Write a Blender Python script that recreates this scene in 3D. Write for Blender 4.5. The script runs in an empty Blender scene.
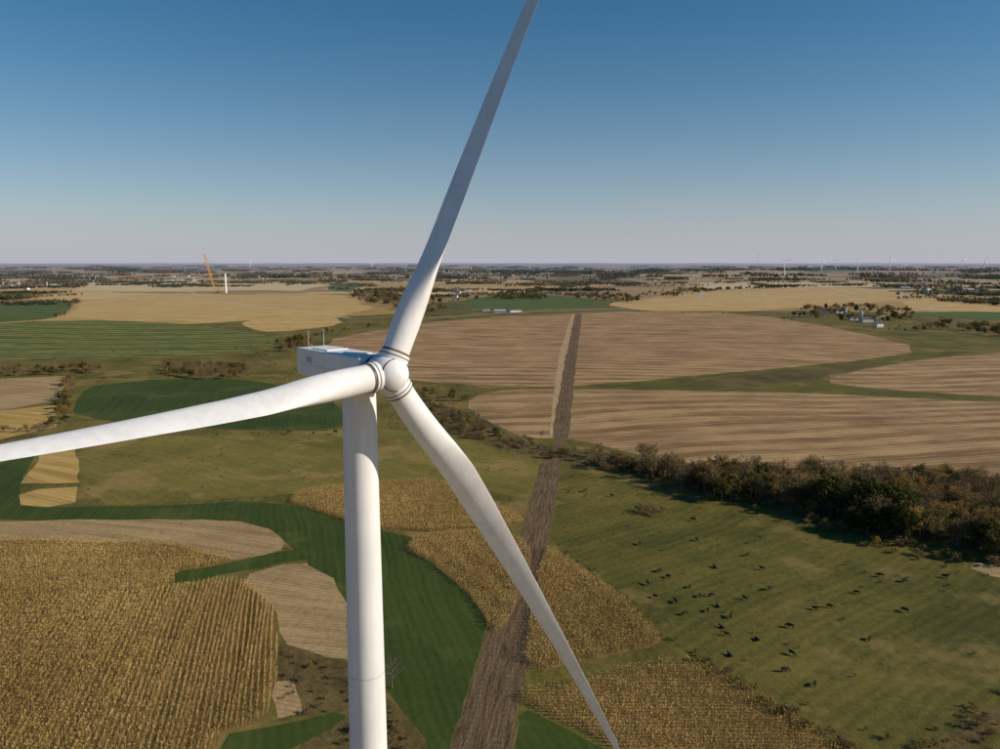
import bpy, bmesh, math, random, time
import numpy as np
from mathutils import Vector, Matrix
from mathutils.geometry import delaunay_2d_cdt
T0=time.time()
random.seed(7); np.random.seed(7)
scene=bpy.context.scene
COL=scene.collection

# ------------------------------------------------------------------ camera constants, used to place things by image pixel
H=95.0; FPX=770.0; PITCH=math.atan(112.5/770.0)
CP,SP=math.cos(PITCH),math.sin(PITCH)
def hgt(x,y):
    x=np.asarray(x,dtype=float); y=np.asarray(y,dtype=float)
    d=np.sqrt(x*x+y*y)
    z=1.7*np.sin(x/95+.6)*np.cos(y/125+1.1)+1.2*np.sin((x+.6*y)/150+2)
    w=np.clip((d-900)/5000,0,1); w=w*w*(3-2*w)
    z=z+w*(8*np.sin(x/640+.4)*np.cos(y/900)+5*np.sin((x+y)/430))
    w2=np.clip((d-7000)/9000,0,1)
    z=z+w2*(22*np.sin(x/2300+1)*np.cos(y/3100)+12*np.sin(x/900+y/1500))
    z=z+34*np.exp(-((x-2900)/1500)**2-((y-6200)/1200)**2)
    return z
def P(u,v):
    """image pixel (u,v) cast through the camera -> point on the terrain"""
    dx=(u-500)/FPX; dy=-(v-374.5)/FPX
    rx=dx; ry=CP+dy*SP; rz=-SP+dy*CP
    rz=min(rz,-0.0022)
    z=0.0;x=y=0
    for i in range(10):
        t=(H-z)/(-rz); x=rx*t;y=ry*t
        z=.5*z+.5*float(hgt(x,y)) if i<9 else float(hgt(x,y))
    return (x,y,z)
def PX(pts): return [P(u,v)[:2] for u,v in pts]

# ------------------------------------------------------------------ node helpers
class NT:
    def __init__(s,nt): s.nt=nt; s.n=nt.nodes; s.l=nt.links
    def node(s,t,**k):
        n=s.n.new(t)
        for a,b in k.items(): setattr(n,a,b)
        return n
    def put(s,sock,v):
        if isinstance(v,bpy.types.NodeSocket): s.l.new(v,sock)
        else: sock.default_value=v
    def m(s,op,a,b=None,c=None,clamp=False):
        n=s.node('ShaderNodeMath',operation=op); n.use_clamp=clamp
        s.put(n.inputs[0],a)
        if b is not None: s.put(n.inputs[1],b)
        if c is not None: s.put(n.inputs[2],c)
        return n.outputs[0]
    def mix(s,f,a,b):
        n=s.node('ShaderNodeMix',data_type='RGBA')
        s.put(n.inputs[0],f)
        s.put(n.inputs[6],(*a,1) if isinstance(a,tuple) else a)
        s.put(n.inputs[7],(*b,1) if isinstance(b,tuple) else b)
        return n.outputs[2]
    def mul(s,a,b):
        n=s.node('ShaderNodeMix',data_type='RGBA',blend_type='MULTIPLY'); n.inputs[0].default_value=1
        s.put(n.inputs[6],(*a,1) if isinstance(a,tuple) else a); s.put(n.inputs[7],(*b,1) if isinstance(b,tuple) else b)
        return n.outputs[2]
    def noise(s,vec,scale,detail=3,rough=.55,dist=0):
        n=s.node('ShaderNodeTexNoise'); s.put(n.inputs['Vector'],vec)
        n.inputs['Scale'].default_value=scale; n.inputs['Detail'].default_value=detail
        n.inputs['Roughness'].default_value=rough; n.inputs['Distortion'].default_value=dist
        return n.outputs['Fac']
    def sstep(s,x,a,b):
        n=s.node('ShaderNodeMapRange',interpolation_type='SMOOTHSTEP')
        s.put(n.inputs[0],x); n.inputs[1].default_value=a; n.inputs[2].default_value=b
        return n.outputs[0]
    def pos(s): return s.node('ShaderNodeNewGeometry').outputs['Position']
    def bump(s,h,dist=.2,st=.6):
        n=s.node('ShaderNodeBump'); s.put(n.inputs['Height'],h)
        n.inputs['Distance'].default_value=dist; n.inputs['Strength'].default_value=st
        return n.outputs[0]
# distance haze painted into the base colour, stronger farther from the origin
hz=bpy.data.node_groups.new('painted_haze','ShaderNodeTree')
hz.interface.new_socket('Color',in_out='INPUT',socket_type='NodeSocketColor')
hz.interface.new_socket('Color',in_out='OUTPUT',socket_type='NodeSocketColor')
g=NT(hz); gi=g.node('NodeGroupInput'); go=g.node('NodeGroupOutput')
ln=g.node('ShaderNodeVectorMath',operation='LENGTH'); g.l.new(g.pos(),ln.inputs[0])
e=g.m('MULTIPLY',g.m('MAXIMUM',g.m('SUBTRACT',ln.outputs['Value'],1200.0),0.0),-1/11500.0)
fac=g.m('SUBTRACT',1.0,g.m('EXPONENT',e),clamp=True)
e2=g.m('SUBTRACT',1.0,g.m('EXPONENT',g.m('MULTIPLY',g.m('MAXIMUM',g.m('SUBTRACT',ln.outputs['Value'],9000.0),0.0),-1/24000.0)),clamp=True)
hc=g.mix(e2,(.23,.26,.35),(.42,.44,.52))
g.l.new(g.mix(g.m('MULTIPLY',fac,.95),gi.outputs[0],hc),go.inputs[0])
def newmat(name,rough=.9,spec=.15):
    m=bpy.data.materials.new(name); m.use_nodes=True
    t=NT(m.node_tree); b=t.n['Principled BSDF']
    b.inputs['Roughness'].default_value=rough; b.inputs['Specular IOR Level'].default_value=spec
    return m,t,b
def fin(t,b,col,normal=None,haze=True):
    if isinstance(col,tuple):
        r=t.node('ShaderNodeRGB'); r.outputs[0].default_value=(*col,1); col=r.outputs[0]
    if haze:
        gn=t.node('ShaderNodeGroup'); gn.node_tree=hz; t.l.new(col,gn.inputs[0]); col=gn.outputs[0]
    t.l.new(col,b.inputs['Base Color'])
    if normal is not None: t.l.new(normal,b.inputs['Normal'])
def simple(name,c,rough=.8,spec=.2,nz=.12,sc=.6,haze=True,metal=0):
    m,t,b=newmat(name,rough,spec); b.inputs['Metallic'].default_value=metal
    f=t.noise(t.pos(),sc,4)
    d=tuple(x*(1-nz*2) for x in c); l=tuple(min(1,x*(1+nz*2)) for x in c)
    fin(t,b,t.mix(f,d,l),haze=haze); return m
def field(name,A,B,ang,w1=14,w2=2.2,a1=.5,a2=.3,a3=.7,a4=.6,warp=40,wsc=1/230,bumpd=.25,fsc=.7,C=None,cth=.6,E=None):
    m,t,b=newmat(name)
    p=t.pos(); sp=t.node('ShaderNodeSeparateXYZ'); t.l.new(p,sp.inputs[0])
    nl=t.m('MULTIPLY',t.m('SUBTRACT',t.noise(p,wsc,1.5),.5),warp)
    nl=t.m('ADD',nl,t.m('MULTIPLY',t.m('SUBTRACT',t.noise(p,1/22,3),.5),w2*1.3))
    s=t.m('ADD',t.m('ADD',t.m('MULTIPLY',sp.outputs[0],math.cos(ang)),t.m('MULTIPLY',sp.outputs[1],math.sin(ang))),nl)
    def wave(w,phase=0): return t.m('MULTIPLY',t.m('SINE',t.m('ADD',t.m('MULTIPLY',s,2*math.pi/w),phase)),.5)
    sw=t.m('SUBTRACT',t.sstep(wave(w1),-.2,.2),.5)
    sw2=wave(w1*2.63,1.1); fi=wave(w2)
    l_=t.m('SUBTRACT',t.m('MULTIPLY',sp.outputs[1],math.cos(ang)),t.m('MULTIPLY',sp.outputs[0],math.sin(ang)))
    cv=t.node('ShaderNodeCombineXYZ'); t.l.new(t.m('MULTIPLY',s,1/w2*.55),cv.inputs[0]); t.l.new(t.m('MULTIPLY',l_,1/w2*.03),cv.inputs[1])
    stk=t.m('SUBTRACT',t.noise(cv.outputs[0],1.0,4,.65),.5)
    nb=t.m('SUBTRACT',t.noise(p,1/55,5,.6),.5); nf=t.m('SUBTRACT',t.noise(p,fsc,4,.7),.5)
    brk=t.noise(p,1/30,4)
    brk=t.m('MULTIPLY',t.sstep(brk,.3,.7),1.0)
    f=t.m('ADD',.5,t.m('MULTIPLY',t.m('MULTIPLY',sw,brk),a1*1.4))
    f=t.m('ADD',f,t.m('MULTIPLY',sw2,a1*.3))
    f=t.m('ADD',f,t.m('MULTIPLY',stk,a2*4.5))
    f=t.m('ADD',f,t.m('MULTIPLY',fi,a2)); f=t.m('ADD',f,t.m('MULTIPLY',nb,a3*2))
    f=t.m('ADD',f,t.m('MULTIPLY',nf,a4*1.6),clamp=True)
    c=t.mix(f,A,B)
    if C:
        k=t.sstep(t.noise(p,1/38,6,.68),cth,cth+.12); c=t.mix(t.m('MULTIPLY',k,.8),c,C)
    if E:
        k=t.sstep(t.noise(p,1/9,6,.75,.4),.54,.70); c=t.mix(t.m('MULTIPLY',k,.75),c,E)
    fin(t,b,c,t.bump(t.m('ADD',nf,t.m('MULTIPLY',fi,.3)),bumpd,.7)); return m

D=math.radians
M={}
M['tan']=field('stubble',(.19,.108,.05),(.44,.29,.15),D(80),w1=19,w2=4.2,a1=.62,a2=.42,warp=110,wsc=1/330,a3=.9,C=(.25,.16,.075),cth=.56)
M['tan2']=field('stubble_lower',(.18,.105,.048),(.42,.28,.14),D(95),w1=22,w2=4.6,a1=.6,a2=.45,warp=110,wsc=1/260,a3=.9,C=(.23,.15,.07),cth=.56)
M['tan3']=field('stubble_near',(.22,.145,.07),(.44,.315,.16),D(75),w1=9,w2=1.6,a1=.25,a2=.3,warp=50,wsc=1/160,a4=.9,C=(.27,.19,.08),cth=.54)
M['verge']=field('track_verge_soil',(.33,.22,.12),(.49,.35,.21),D(5),w1=6,w2=1.5,warp=4)
M['gold']=field('contour_stubble',(.38,.235,.08),(.58,.41,.17),D(100),w1=34,w2=9,a1=.8,a2=.35,warp=380,wsc=1/700)
M['pale']=field('pale_stubble',(.46,.34,.17),(.64,.50,.28),D(85),w1=50,w2=16,warp=250,wsc=1/600)
M['corn']=field('corn_soil',(.13,.085,.03),(.24,.16,.055),D(12),w1=6,w2=.76,warp=5)
M['cornfar']=field('ripe_corn_far',(.33,.21,.06),(.52,.35,.12),D(70),w1=12,w2=3,warp=60)
M['alfalfa']=field('alfalfa',(.026,.045,.008),(.060,.088,.017),D(15),w1=7,w2=2.5,a1=.18,a2=.15,warp=25,bumpd=.15,C=(.080,.093,.022),cth=.53)
M['strip']=field('striped_hay',(.045,.075,.015),(.21,.20,.055),D(92),w1=26,w2=7,a1=1.3,a2=.2,a3=.25,a4=.3,warp=160,wsc=1/400)
M['pasture']=field('pasture_grass',(.056,.058,.011),(.145,.122,.027),D(130),w1=17,w2=4,a1=.12,a2=.18,a3=1.3,a4=1.2,warp=90,C=(.20,.15,.048),cth=.53,E=(.045,.046,.012))
M['pasture2']=field('pasture_grass_light',(.10,.090,.017),(.22,.175,.043),D(60),w1=17,w2=5,a1=.1,a2=.14,a3=1.1,a4=1.0,warp=90,C=(.27,.19,.065),cth=.50,E=(.085,.08,.02))
M['grass']=field('rough_grass',(.065,.063,.013),(.18,.145,.035),D(10),w1=27,w2=5,a1=.1,a2=.14,a3=1.2,a4=1.1,C=(.23,.155,.055),cth=.50,E=(.055,.055,.015))
M['brush']=field('brown_brush',(.055,.042,.015),(.17,.12,.045),D(10),w1=27,w2=5,a1=.1,a2=.05,a3=1.2,a4=1.3,C=(.07,.072,.018),cth=.5,E=(.05,.038,.018))
M['lawn']=field('green_field',(.05,.083,.015),(.10,.135,.03),D(70),w1=22,w2=6,a1=.3,a2=.1,warp=60)
M['gravel']=simple('gravel',(.42,.38,.32),nz=.1,sc=1.5)
def patch():
    m,t,b=newmat('distant_farmland')
    p=t.pos(); mp=t.node('ShaderNodeMapping'); t.l.new(p,mp.inputs[0])
    mp.inputs['Rotation'].default_value=(0,0,.06); mp.inputs['Scale'].default_value=(1/620,1/420,0)
    dn=t.node('ShaderNodeTexNoise'); t.l.new(mp.outputs[0],dn.inputs['Vector']); dn.inputs['Scale'].default_value=1.2
    va=t.node('ShaderNodeVectorMath',operation='MULTIPLY_ADD'); t.l.new(dn.outputs['Color'],va.inputs[0]); va.inputs[1].default_value=(.5,.5,0); t.l.new(mp.outputs[0],va.inputs[2])
    v=t.node('ShaderNodeTexVoronoi',distance='CHEBYCHEV'); t.l.new(va.outputs[0],v.inputs['Vector']); v.inputs['Scale'].default_value=1; v.inputs['Randomness'].default_value=.85
    sc=t.node('ShaderNodeSeparateColor'); t.l.new(v.outputs['Color'],sc.inputs[0])
    r=t.node('ShaderNodeValToRGB'); t.l.new(sc.outputs[0],r.inputs[0]); r.color_ramp.interpolation='CONSTANT'
    cols=[(0,(.50,.33,.13)),(.18,(.42,.27,.10)),(.34,(.13,.115,.028)),(.43,(.60,.43,.20)),(.62,(.05,.08,.017)),(.68,(.34,.23,.11)),(.78,(.56,.38,.13)),(.92,(.17,.14,.04))]
    els=r.color_ramp.elements; els[0].color=(*cols[0][1],1); els[1].position=cols[1][0]; els[1].color=(*cols[1][1],1)
    for q,c in cols[2:]:
        x=els.new(q); x.color=(*c,1)
    nn=t.noise(p,1/140,5,.6); c=t.mix(t.sstep(nn,.2,.8),t.mul(r.outputs[0],(.72,.7,.66)),r.outputs[0])
    w=t.sstep(t.noise(p,1/1500,5,.65,.5),.50,.56); ln=t.node('ShaderNodeVectorMath',operation='LENGTH'); t.l.new(p,ln.inputs[0])
    far=t.sstep(ln.outputs['Value'],4500,11000)
    c=t.mix(t.m('MULTIPLY',w,t.m('ADD',.1,t.m('MULTIPLY',far,.85))),c,(.02,.022,.015))
    fin(t,b,c); return m
M['patch']=patch()
def dirt():
    m,t,b=newmat('bare_soil_track')
    a=t.node('ShaderNodeAttribute',attribute_name='rd'); o=a.outputs['Fac']
    a2=t.node('ShaderNodeAttribute',attribute_name='rs'); s=a2.outputs['Fac']
    p=t.pos()
    cv=t.node('ShaderNodeCombineXYZ'); t.l.new(t.m('MULTIPLY',o,2.2),cv.inputs[0]); t.l.new(t.m('MULTIPLY',s,.035),cv.inputs[1])
    st=t.noise(cv.outputs[0],2.4,5,.7)
    cross=t.m('SINE',t.m('ADD',t.m('MULTIPLY',s,3.3),t.m('MULTIPLY',st,6)))
    ao=t.m('ABSOLUTE',o)
    rut=t.m('SUBTRACT',1.0,t.sstep(t.m('ABSOLUTE',t.m('SUBTRACT',ao,.5)),.08,.26))
    nf=t.noise(p,.9,5,.75); nb=t.noise(p,1/14,4)
    f=t.m('ADD',t.m('MULTIPLY',st,1.5),t.m('MULTIPLY',nf,.7)); f=t.m('ADD',f,t.m('MULTIPLY',t.m('MULTIPLY',cross,rut),.12))
    f=t.m('ADD',f,t.m('MULTIPLY',t.m('SUBTRACT',nb,.5),.8)); f=t.m('SUBTRACT',f,.64,clamp=True)
    c=t.mix(f,(.040,.025,.014),(.27,.18,.10))
    c=t.mix(t.m('MULTIPLY',rut,.35),c,(.19,.13,.075))
    ed=t.sstep(t.m('ADD',ao,t.m('MULTIPLY',t.m('SUBTRACT',nf,.5),.9)),.78,1.0)
    c=t.mix(t.m('MULTIPLY',ed,.7),c,(.17,.135,.05))
    fin(t,b,c,t.bump(t.m('ADD',t.m('MULTIPLY',st,1.5),t.m('ADD',nf,t.m('MULTIPLY',cross,.1))),.8,1)); return m
M['dirt']=dirt()

# ------------------------------------------------------------------ land regions
def chaikin(pts,n):
    for _ in range(n):
        q=[]
        for i in range(len(pts)):
            a=pts[i];b=pts[(i+1)%len(pts)]
            q+=[(.75*a[0]+.25*b[0],.75*a[1]+.25*b[1]),(.25*a[0]+.75*b[0],.25*a[1]+.75*b[1])]
        pts=q
    return pts
R=[]
def reg(name,mat,pts,sm=2): R.append((name,mat,chaikin(pts,sm)))
reg('grassland','grass',[(-900,1500),(-700,420),(-300,352),(-60,346),(0,333),(300,318),(420,312),(640,308),(820,311),(1000,318),(1300,330),(1700,420),(1900,1500)],0)
reg('green_field','lawn',[(-60,303),(10,301),(74,299),(62,316),(30,321),(-60,326)],1)
reg('harvested_field','gold',[(56,318),(74,309),(80,300),(120,297),(150,293),(220,296),(280,293),(352,295),(366,303),(374,309),(352,313),(335,319),(300,317),(250,319),(212,324),(160,319),(120,321),(80,318)],1)
reg('harvested_field','gold',[(238,321),(300,317),(338,317),(345,324),(300,331),(258,332)],1)
reg('harvested_field','pale',[(90,281),(200,279),(330,284),(300,291),(180,291),(80,290)],0)
reg('harvested_field','gold',[(-60,284),(70,281),(60,289),(-60,292)],0)
reg('green_field','lawn',[(330,283),(372,283),(352,292),(330,290)],0)
reg('hay_field','strip',[(-60,328),(60,319),(175,323),(248,331),(285,341),(262,350),(180,356),(-60,360)],1)
reg('green_field','lawn',[(452,300),(520,293),(600,299),(592,307),(470,312)],1)
reg('pasture','pasture',[(400,308),(450,300),(480,312),(420,318)],1)
reg('corn_field_distant','gold',[(600,303),(650,299),(664,294),(700,290),(800,287),(880,288),(905,295),(880,303),(820,306),(770,311),(690,311),(640,311)],1)
reg('harvested_field','pale',[(700,283),(860,281),(930,284),(880,287),(700,289)],0)
reg('harvested_field','gold',[(900,300),(1000,297),(1150,298),(1150,311),(1000,314),(915,310)],0)
reg('green_field','lawn',[(905,311),(1100,312),(1100,322),(930,318)],1)
reg('pasture','pasture',[(870,328),(1000,336),(1150,340),(1150,350),(990,350),(930,348)],1)
reg('harvested_field','tan',[(322,342),(380,330),(450,319),(575,313),(640,311),(752,313),(850,330),(932,350),(860,361),(780,369),(690,376),(600,384),(530,387),(410,382),(345,366)],1)
reg('pasture','pasture',[(600,386),(700,376),(800,368),(932,352),(985,351),(900,362),(815,379),(830,387),(1000,397),(1200,400),(1200,404),(1000,401),(830,395),(700,391),(600,389)],1)
reg('weedy_strip','brush',[(690,381),(800,372),(905,361),(830,376),(760,388),(700,387)],1)
reg('harvested_field','tan2',[(820,382),(880,366),(990,351),(1200,350),(1200,402),(1000,396),(880,389)],1)
reg('harvested_field','tan2',[(460,404),(480,391),(560,388),(800,393),(1000,402),(1300,412),(1300,500),(1000,479),(900,470),(740,468),(680,462),(640,454),(575,438),(520,438),(482,420)],1)
reg('harvested_field','tan3',[(-80,382),(62,376),(60,399),(0,412),(-80,420)],0)
reg('harvested_field','cornfar',[(-80,424),(0,411),(56,404),(57,426),(0,440),(-80,450)],0)
reg('alfalfa_field','alfalfa',[(74,392),(100,384),(160,379),(240,379),(290,386),(345,404),(350,432),(250,431),(72,422)],1)
reg('pasture','pasture2',[(78,436),(200,436),(345,432),(380,428),(440,436),(500,452),(548,468),(540,500),(470,490),(400,484),(300,494),(180,502),(76,505)],1)
reg('creek_brush','brush',[(395,398),(440,404),(480,420),(520,440),(560,448),(640,456),(620,474),(560,464),(520,454),(470,442),(420,424)],1)
reg('alfalfa_field','alfalfa',[(-60,446),(40,446),(26,470),(18,492),(30,506),(80,507),(180,505),(262,501),(345,514),(400,540),(450,536),(350,560),(300,560),(296,549),(262,524),(180,519),(60,521),(-60,518)],1)
reg('harvested_field','cornfar',[(22,484),(46,447),(75,442),(76,483)],0)
reg('harvested_field','cornfar',[(20,495),(40,489),(76,486),(73,502),(50,506),(24,505)],0)
reg('corn_stand','corn',[(280,498),(345,487),(444,479),(474,498),(520,516),(520,527),(400,535),(340,520)],1)
reg('harvested_field','tan3',[(-80,522),(180,519),(262,523),(297,549),(250,559),(205,562),(165,541),(-80,546)],1)
reg('corn_stand','corn',[(-200,542),(165,541),(205,556),(232,557),(218,566),(166,574),(176,584),(120,596),(-200,600)],1)
reg('corn_stand','corn',[(-200,600),(120,596),(180,587),(235,579),(262,590),(280,620),(279,680),(268,722),(208,736),(196,830),(-200,1000)],1)
reg('alfalfa_field','alfalfa',[(166,574),(222,565),(296,549),(350,545),(345,556),(300,562),(240,571),(180,586)],1)
reg('harvested_field','tan3',[(236,579),(300,561),(345,574),(370,590),(360,664),(320,657),(283,642),(276,606)],1)
reg('weedy_patch','brush',[(282,643),(348,664),(362,712),(278,722)],0)
reg('harvested_field','tan3',[(276,684),(298,682),(304,714),(276,720)],0)
reg('alfalfa_field','alfalfa',[(300,560),(345,548),(395,543),(440,568),(474,600),(488,640),(474,690),(462,760),(455,900),(395,900),(414,745),(398,700),(372,680),(352,640),(345,585)],1)
reg('weedy_patch','brush',[(368,690),(400,706),(430,752),(420,900),(300,900),(290,735),(350,716)],1)
reg('alfalfa_field','alfalfa',[(208,738),(290,724),(350,712),(330,735),(280,756),(260,900),(190,900)],1)
reg('corn_stand','corn',[(395,543),(470,531),(505,535),(530,545),(522,580),(505,625),(488,637),(474,602),(440,570)],1)
reg('corn_stand','corn',[(540,548),(562,556),(612,590),(655,628),(668,643),(600,656),(520,674),(527,620)],1)
reg('corn_stand','corn',[(518,692),(600,674),(692,656),(770,702),(838,750),(1000,870),(760,870),(660,770),(570,722),(516,700)],1)
reg('alfalfa_field','alfalfa',[(514,704),(566,726),(620,756),(700,870),(500,900),(500,760)],1)
reg('pasture','pasture',[(560,468),(640,484),(720,504),(800,522),(900,550),(1000,570),(1300,640),(1400,900),(1000,872),(838,748),(770,701),(692,655),(668,642),(612,588),(562,552),(548,540),(552,490)],1)
reg('bare_patch','tan3',[(965,563),(1000,560),(1060,566),(1060,585),(1000,578)],1)
reg('weedy_patch','brush',[(880,775),(930,742),(1000,704),(1100,670),(1100,690),(1000,728),(960,752),(930,800)],1)
cl=[(578.5,314,7),(575,335,9),(570,365,12),(566,395,14),(562,420,16),(561,436,15),(560,445,8),(555,456,8),(550,464,21),(546,485,25),(539,515,29),(529,555,35),(517,602,41),(505,652,50),(492,703,58),(480,753,66),(455,870,84),(400,1150,120)]
reg('track_verge','verge',[(572,314),(560,350),(553,400),(550,434),(561,438),(568,400),(574,350),(577,314)],0)
reg('dirt_track','dirt',[(u-w/2,v) for u,v,w in cl]+[(u+w/2,v) for u,v,w in cl[::-1]],0)
def road(pts,w,mat='gravel',name='gravel_road'):
    c=[Vector(P(*p)[:2]) for p in pts]; L=[];Rr=[]
    for i,p in enumerate(c):
        d=(c[min(i+1,len(c)-1)]-c[max(i-1,0)]).normalized(); n=Vector((-d.y,d.x))*w/2
        L.append(tuple(p+n)); Rr.append(tuple(p-n))
    R.append((name,mat,('W',L+Rr[::-1])))
road([(-40,297),(90,293),(180,296),(240,304),(300,311),(350,318)],7)
road([(430,318),(520,312),(640,307),(760,300),(900,290),(1050,286)],7)
road([(862,322),(900,312),(960,303),(1050,299)],6)
road([(150,274),(166,283),(200,296)],8)
road([(700,298),(705,290),(712,281)],8)

rng=np.random.default_rng(3)
V2=[];E2=[];polys=[]
def subdiv(w,jit,fine):
    out=[]
    for i in range(len(w)):
        a=w[i];b=w[(i+1)%len(w)]
        L=math.hypot(b[0]-a[0],b[1]-a[1]); d=math.hypot((a[0]+b[0])/2,(a[1]+b[1])/2)
        n=max(1,int(L/max(4,d*.025)))
        for k in range(n):
            px,py=(a[0]+(b[0]-a[0])*k/n,a[1]+(b[1]-a[1])*k/n)
            if fine: px+=rng.normal(0,.4)
            elif jit:
                j=(d*.0016+.15)*jit; j2=(d*.005)*jit
                px+=rng.normal(0,j)+j2*math.sin(px/(d*.09)+py/(d*.07)); py+=rng.normal(0,j)+j2*math.sin(py/(d*.08)-px/(d*.1))
            out.append((px,py))
    return out
for name,mat,pts in R:
    w=pts[1] if pts[0]=='W' else PX(pts)
    w=subdiv(w,0 if (pts[0]=='W' or name in('grassland','track_verge')) else .8,name=='dirt_track'); b0=len(V2)
    V2+=w; E2+=[(b0+i,b0+(i+1)%len(w)) for i in range(len(w))]
    polys.append(np.array(w))
r=14.0;k=0
V2.append((0,0))
while r<70000:
    na=int(110 if r>250 else max(16,2*math.pi*r/13))
    if r>900: na=170
    off=rng.random()
    for i in range(na):
        a=2*math.pi*(i+off)/na; V2.append((r*math.sin(a),r*math.cos(a)))
    r*=1.075
vo,eo,fo,_,_,_=delaunay_2d_cdt([Vector(v) for v in V2],E2,[],0,1e-3)
VO=np.array([(v.x,v.y) for v in vo]); FO=np.array([tuple(f) for f in fo])
cen=VO[FO].mean(axis=1)
def inpoly(p,poly):
    x=p[:,0];y=p[:,1];ins=np.zeros(len(p),bool);n=len(poly);j=n-1
    for i in range(n):
        xi,yi=poly[i];xj,yj=poly[j]
        if yi!=yj:
            c=((yi>y)!=(yj>y))&(x<(xj-xi)*(y-yi)/(yj-yi)+xi); ins^=c
        j=i
    return ins
idx=np.full(len(FO),-1)
for i,pl in enumerate(polys):
    bb=(cen[:,0]>=pl[:,0].min())&(cen[:,0]<=pl[:,0].max())&(cen[:,1]>=pl[:,1].min())&(cen[:,1]<=pl[:,1].max())
    q=np.where(bb)[0]
    if len(q): idx[q[inpoly(cen[q],pl)]]=i
ZO=hgt(VO[:,0],VO[:,1])
cw=np.array([P(u,v)[:2] for u,v,w in cl]); hw=[(P(u+w/2,v)[0]-P(u-w/2,v)[0])/2 for u,v,w in cl]
cum=[0]
for i in range(1,len(cw)): cum.append(cum[-1]+np.linalg.norm(cw[i]-cw[i-1]))
def roadcoord(p):
    best=None
    for i in range(len(cw)-1):
        d=cw[i+1]-cw[i];L=np.linalg.norm(d);t=np.dot(p-cw[i],d)/L/L;tc=min(1,max(0,t))
        q=cw[i]+d*tc;ds=np.linalg.norm(p-q)
        if best is None or ds<best[0]:
            s=np.sign(d[0]*(p-q)[1]-d[1]*(p-q)[0]); best=(ds,s*ds/(hw[i]*(1-tc)+hw[i+1]*tc),cum[i]+L*tc)
    return best[1],best[2]
def add(name,V,F,mats,mi=None,smooth=False,parent=None):
    me=bpy.data.meshes.new(name)
    me.from_pydata([tuple(v) for v in V],[],[tuple(f) for f in F])
    for m in mats: me.materials.append(m)
    if mi is not None: me.polygons.foreach_set('material_index',np.asarray(mi,dtype=np.int32))
    if smooth: me.polygons.foreach_set('use_smooth',np.ones(len(me.polygons),bool))
    me.update()
    o=bpy.data.objects.new(name,me); COL.objects.link(o)
    if parent: o.parent=parent
    return o
def empty(name,loc=(0,0,0),rz=0):
    o=bpy.data.objects.new(name,None); COL.objects.link(o); o.location=loc; o.rotation_euler=(0,0,rz); o.empty_display_size=1; return o
for i in range(-1,len(R)):
    f=FO[idx==i]
    if not len(f): continue
    u,inv=np.unique(f,return_inverse=True); inv=inv.reshape(f.shape)
    V=np.column_stack([VO[u],ZO[u]])
    nm,mt=('ground','patch') if i<0 else (R[i][0],R[i][1])
    o=add(nm,V,inv,[M[mt]],smooth=True)
    if nm=='dirt_track':
        rc=[roadcoord(v[:2]) for v in V]
        for an,k in (('rd',0),('rs',1)):
            at=o.data.attributes.new(an,'FLOAT','POINT'); at.data.foreach_set('value',np.array([c[k] for c in rc],dtype=np.float32))
print('ground done',len(FO),time.time()-T0)

# ------------------------------------------------------------------ fast soup mesh
def soup(name,tri,mats,tint=None,mi=None,parent=None,link=True):
    n=len(tri); me=bpy.data.meshes.new(name)
    me.vertices.add(n*3); me.vertices.foreach_set('co',tri.reshape(-1).astype(np.float32))
    me.loops.add(n*3); me.loops.foreach_set('vertex_index',np.arange(n*3,dtype=np.int32))
    me.polygons.add(n); me.polygons.foreach_set('loop_start',np.arange(0,n*3,3,dtype=np.int32))
    for m in mats: me.materials.append(m)
    if mi is not None: me.polygons.foreach_set('material_index',mi.astype(np.int32))
    if tint is not None:
        at=me.attributes.new('tint','FLOAT','POINT'); at.data.foreach_set('value',np.repeat(tint,3).astype(np.float32))
    me.update(calc_edges=True); me.validate()
    if not link: return me
    o=bpy.data.objects.new(name,me); COL.objects.link(o)
    if parent: o.parent=parent
    return o
def leafmat(name,dark,light,objvar=.3,alt=None,alt2=None):
    m,t,b=newmat(name,.8,.15)
    a=t.node('ShaderNodeAttribute',attribute_name='tint'); oi=t.node('ShaderNodeObjectInfo')
    f=t.m('ADD',a.outputs['Fac'],t.m('MULTIPLY',t.m('SUBTRACT',oi.outputs['Random'],.5),objvar),clamp=True)
    c=t.mix(f,dark,light)
    if alt: c=t.mix(t.m('MULTIPLY',t.sstep(oi.outputs['Random'],.62,.72),.85),c,t.mul(alt,t.mix(f,(.5,.5,.5),(1.3,1.3,1.3))))
    if alt2: c=t.mix(t.m('MULTIPLY',t.sstep(oi.outputs['Random'],.86,.90),.9),c,t.mul(alt2,t.mix(f,(.5,.5,.5),(1.3,1.3,1.3))))
    fin(t,b,c)
    tr=t.node('ShaderNodeBsdfTranslucent'); t.l.new(b.inputs['Base Color'].links[0].from_socket,tr.inputs[0])
    ms=t.node('ShaderNodeMixShader'); ms.inputs[0].default_value=.22
    out=t.n['Material Output']; t.l.new(b.outputs[0],ms.inputs[1]); t.l.new(tr.outputs[0],ms.inputs[2]); t.l.new(ms.outputs[0],out.inputs[0])
    return m
M['cornleaf']=leafmat('dry_corn_leaves',(.26,.17,.05),(.64,.46,.18),0)
M['brownleaf']=leafmat('autumn_twigs',(.085,.058,.028),(.28,.195,.095),.4,(.20,.165,.045),(.32,.20,.045))
M['greenleaf']=leafmat('dark_foliage',(.018,.029,.006),(.08,.088,.017),.3)
M['oliveleaf']=leafmat('olive_foliage',(.042,.044,.011),(.15,.13,.035),.5,(.22,.14,.045),(.28,.17,.04))
M['bark']=simple('bark',(.17,.14,.11),nz=.25,sc=3)
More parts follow.
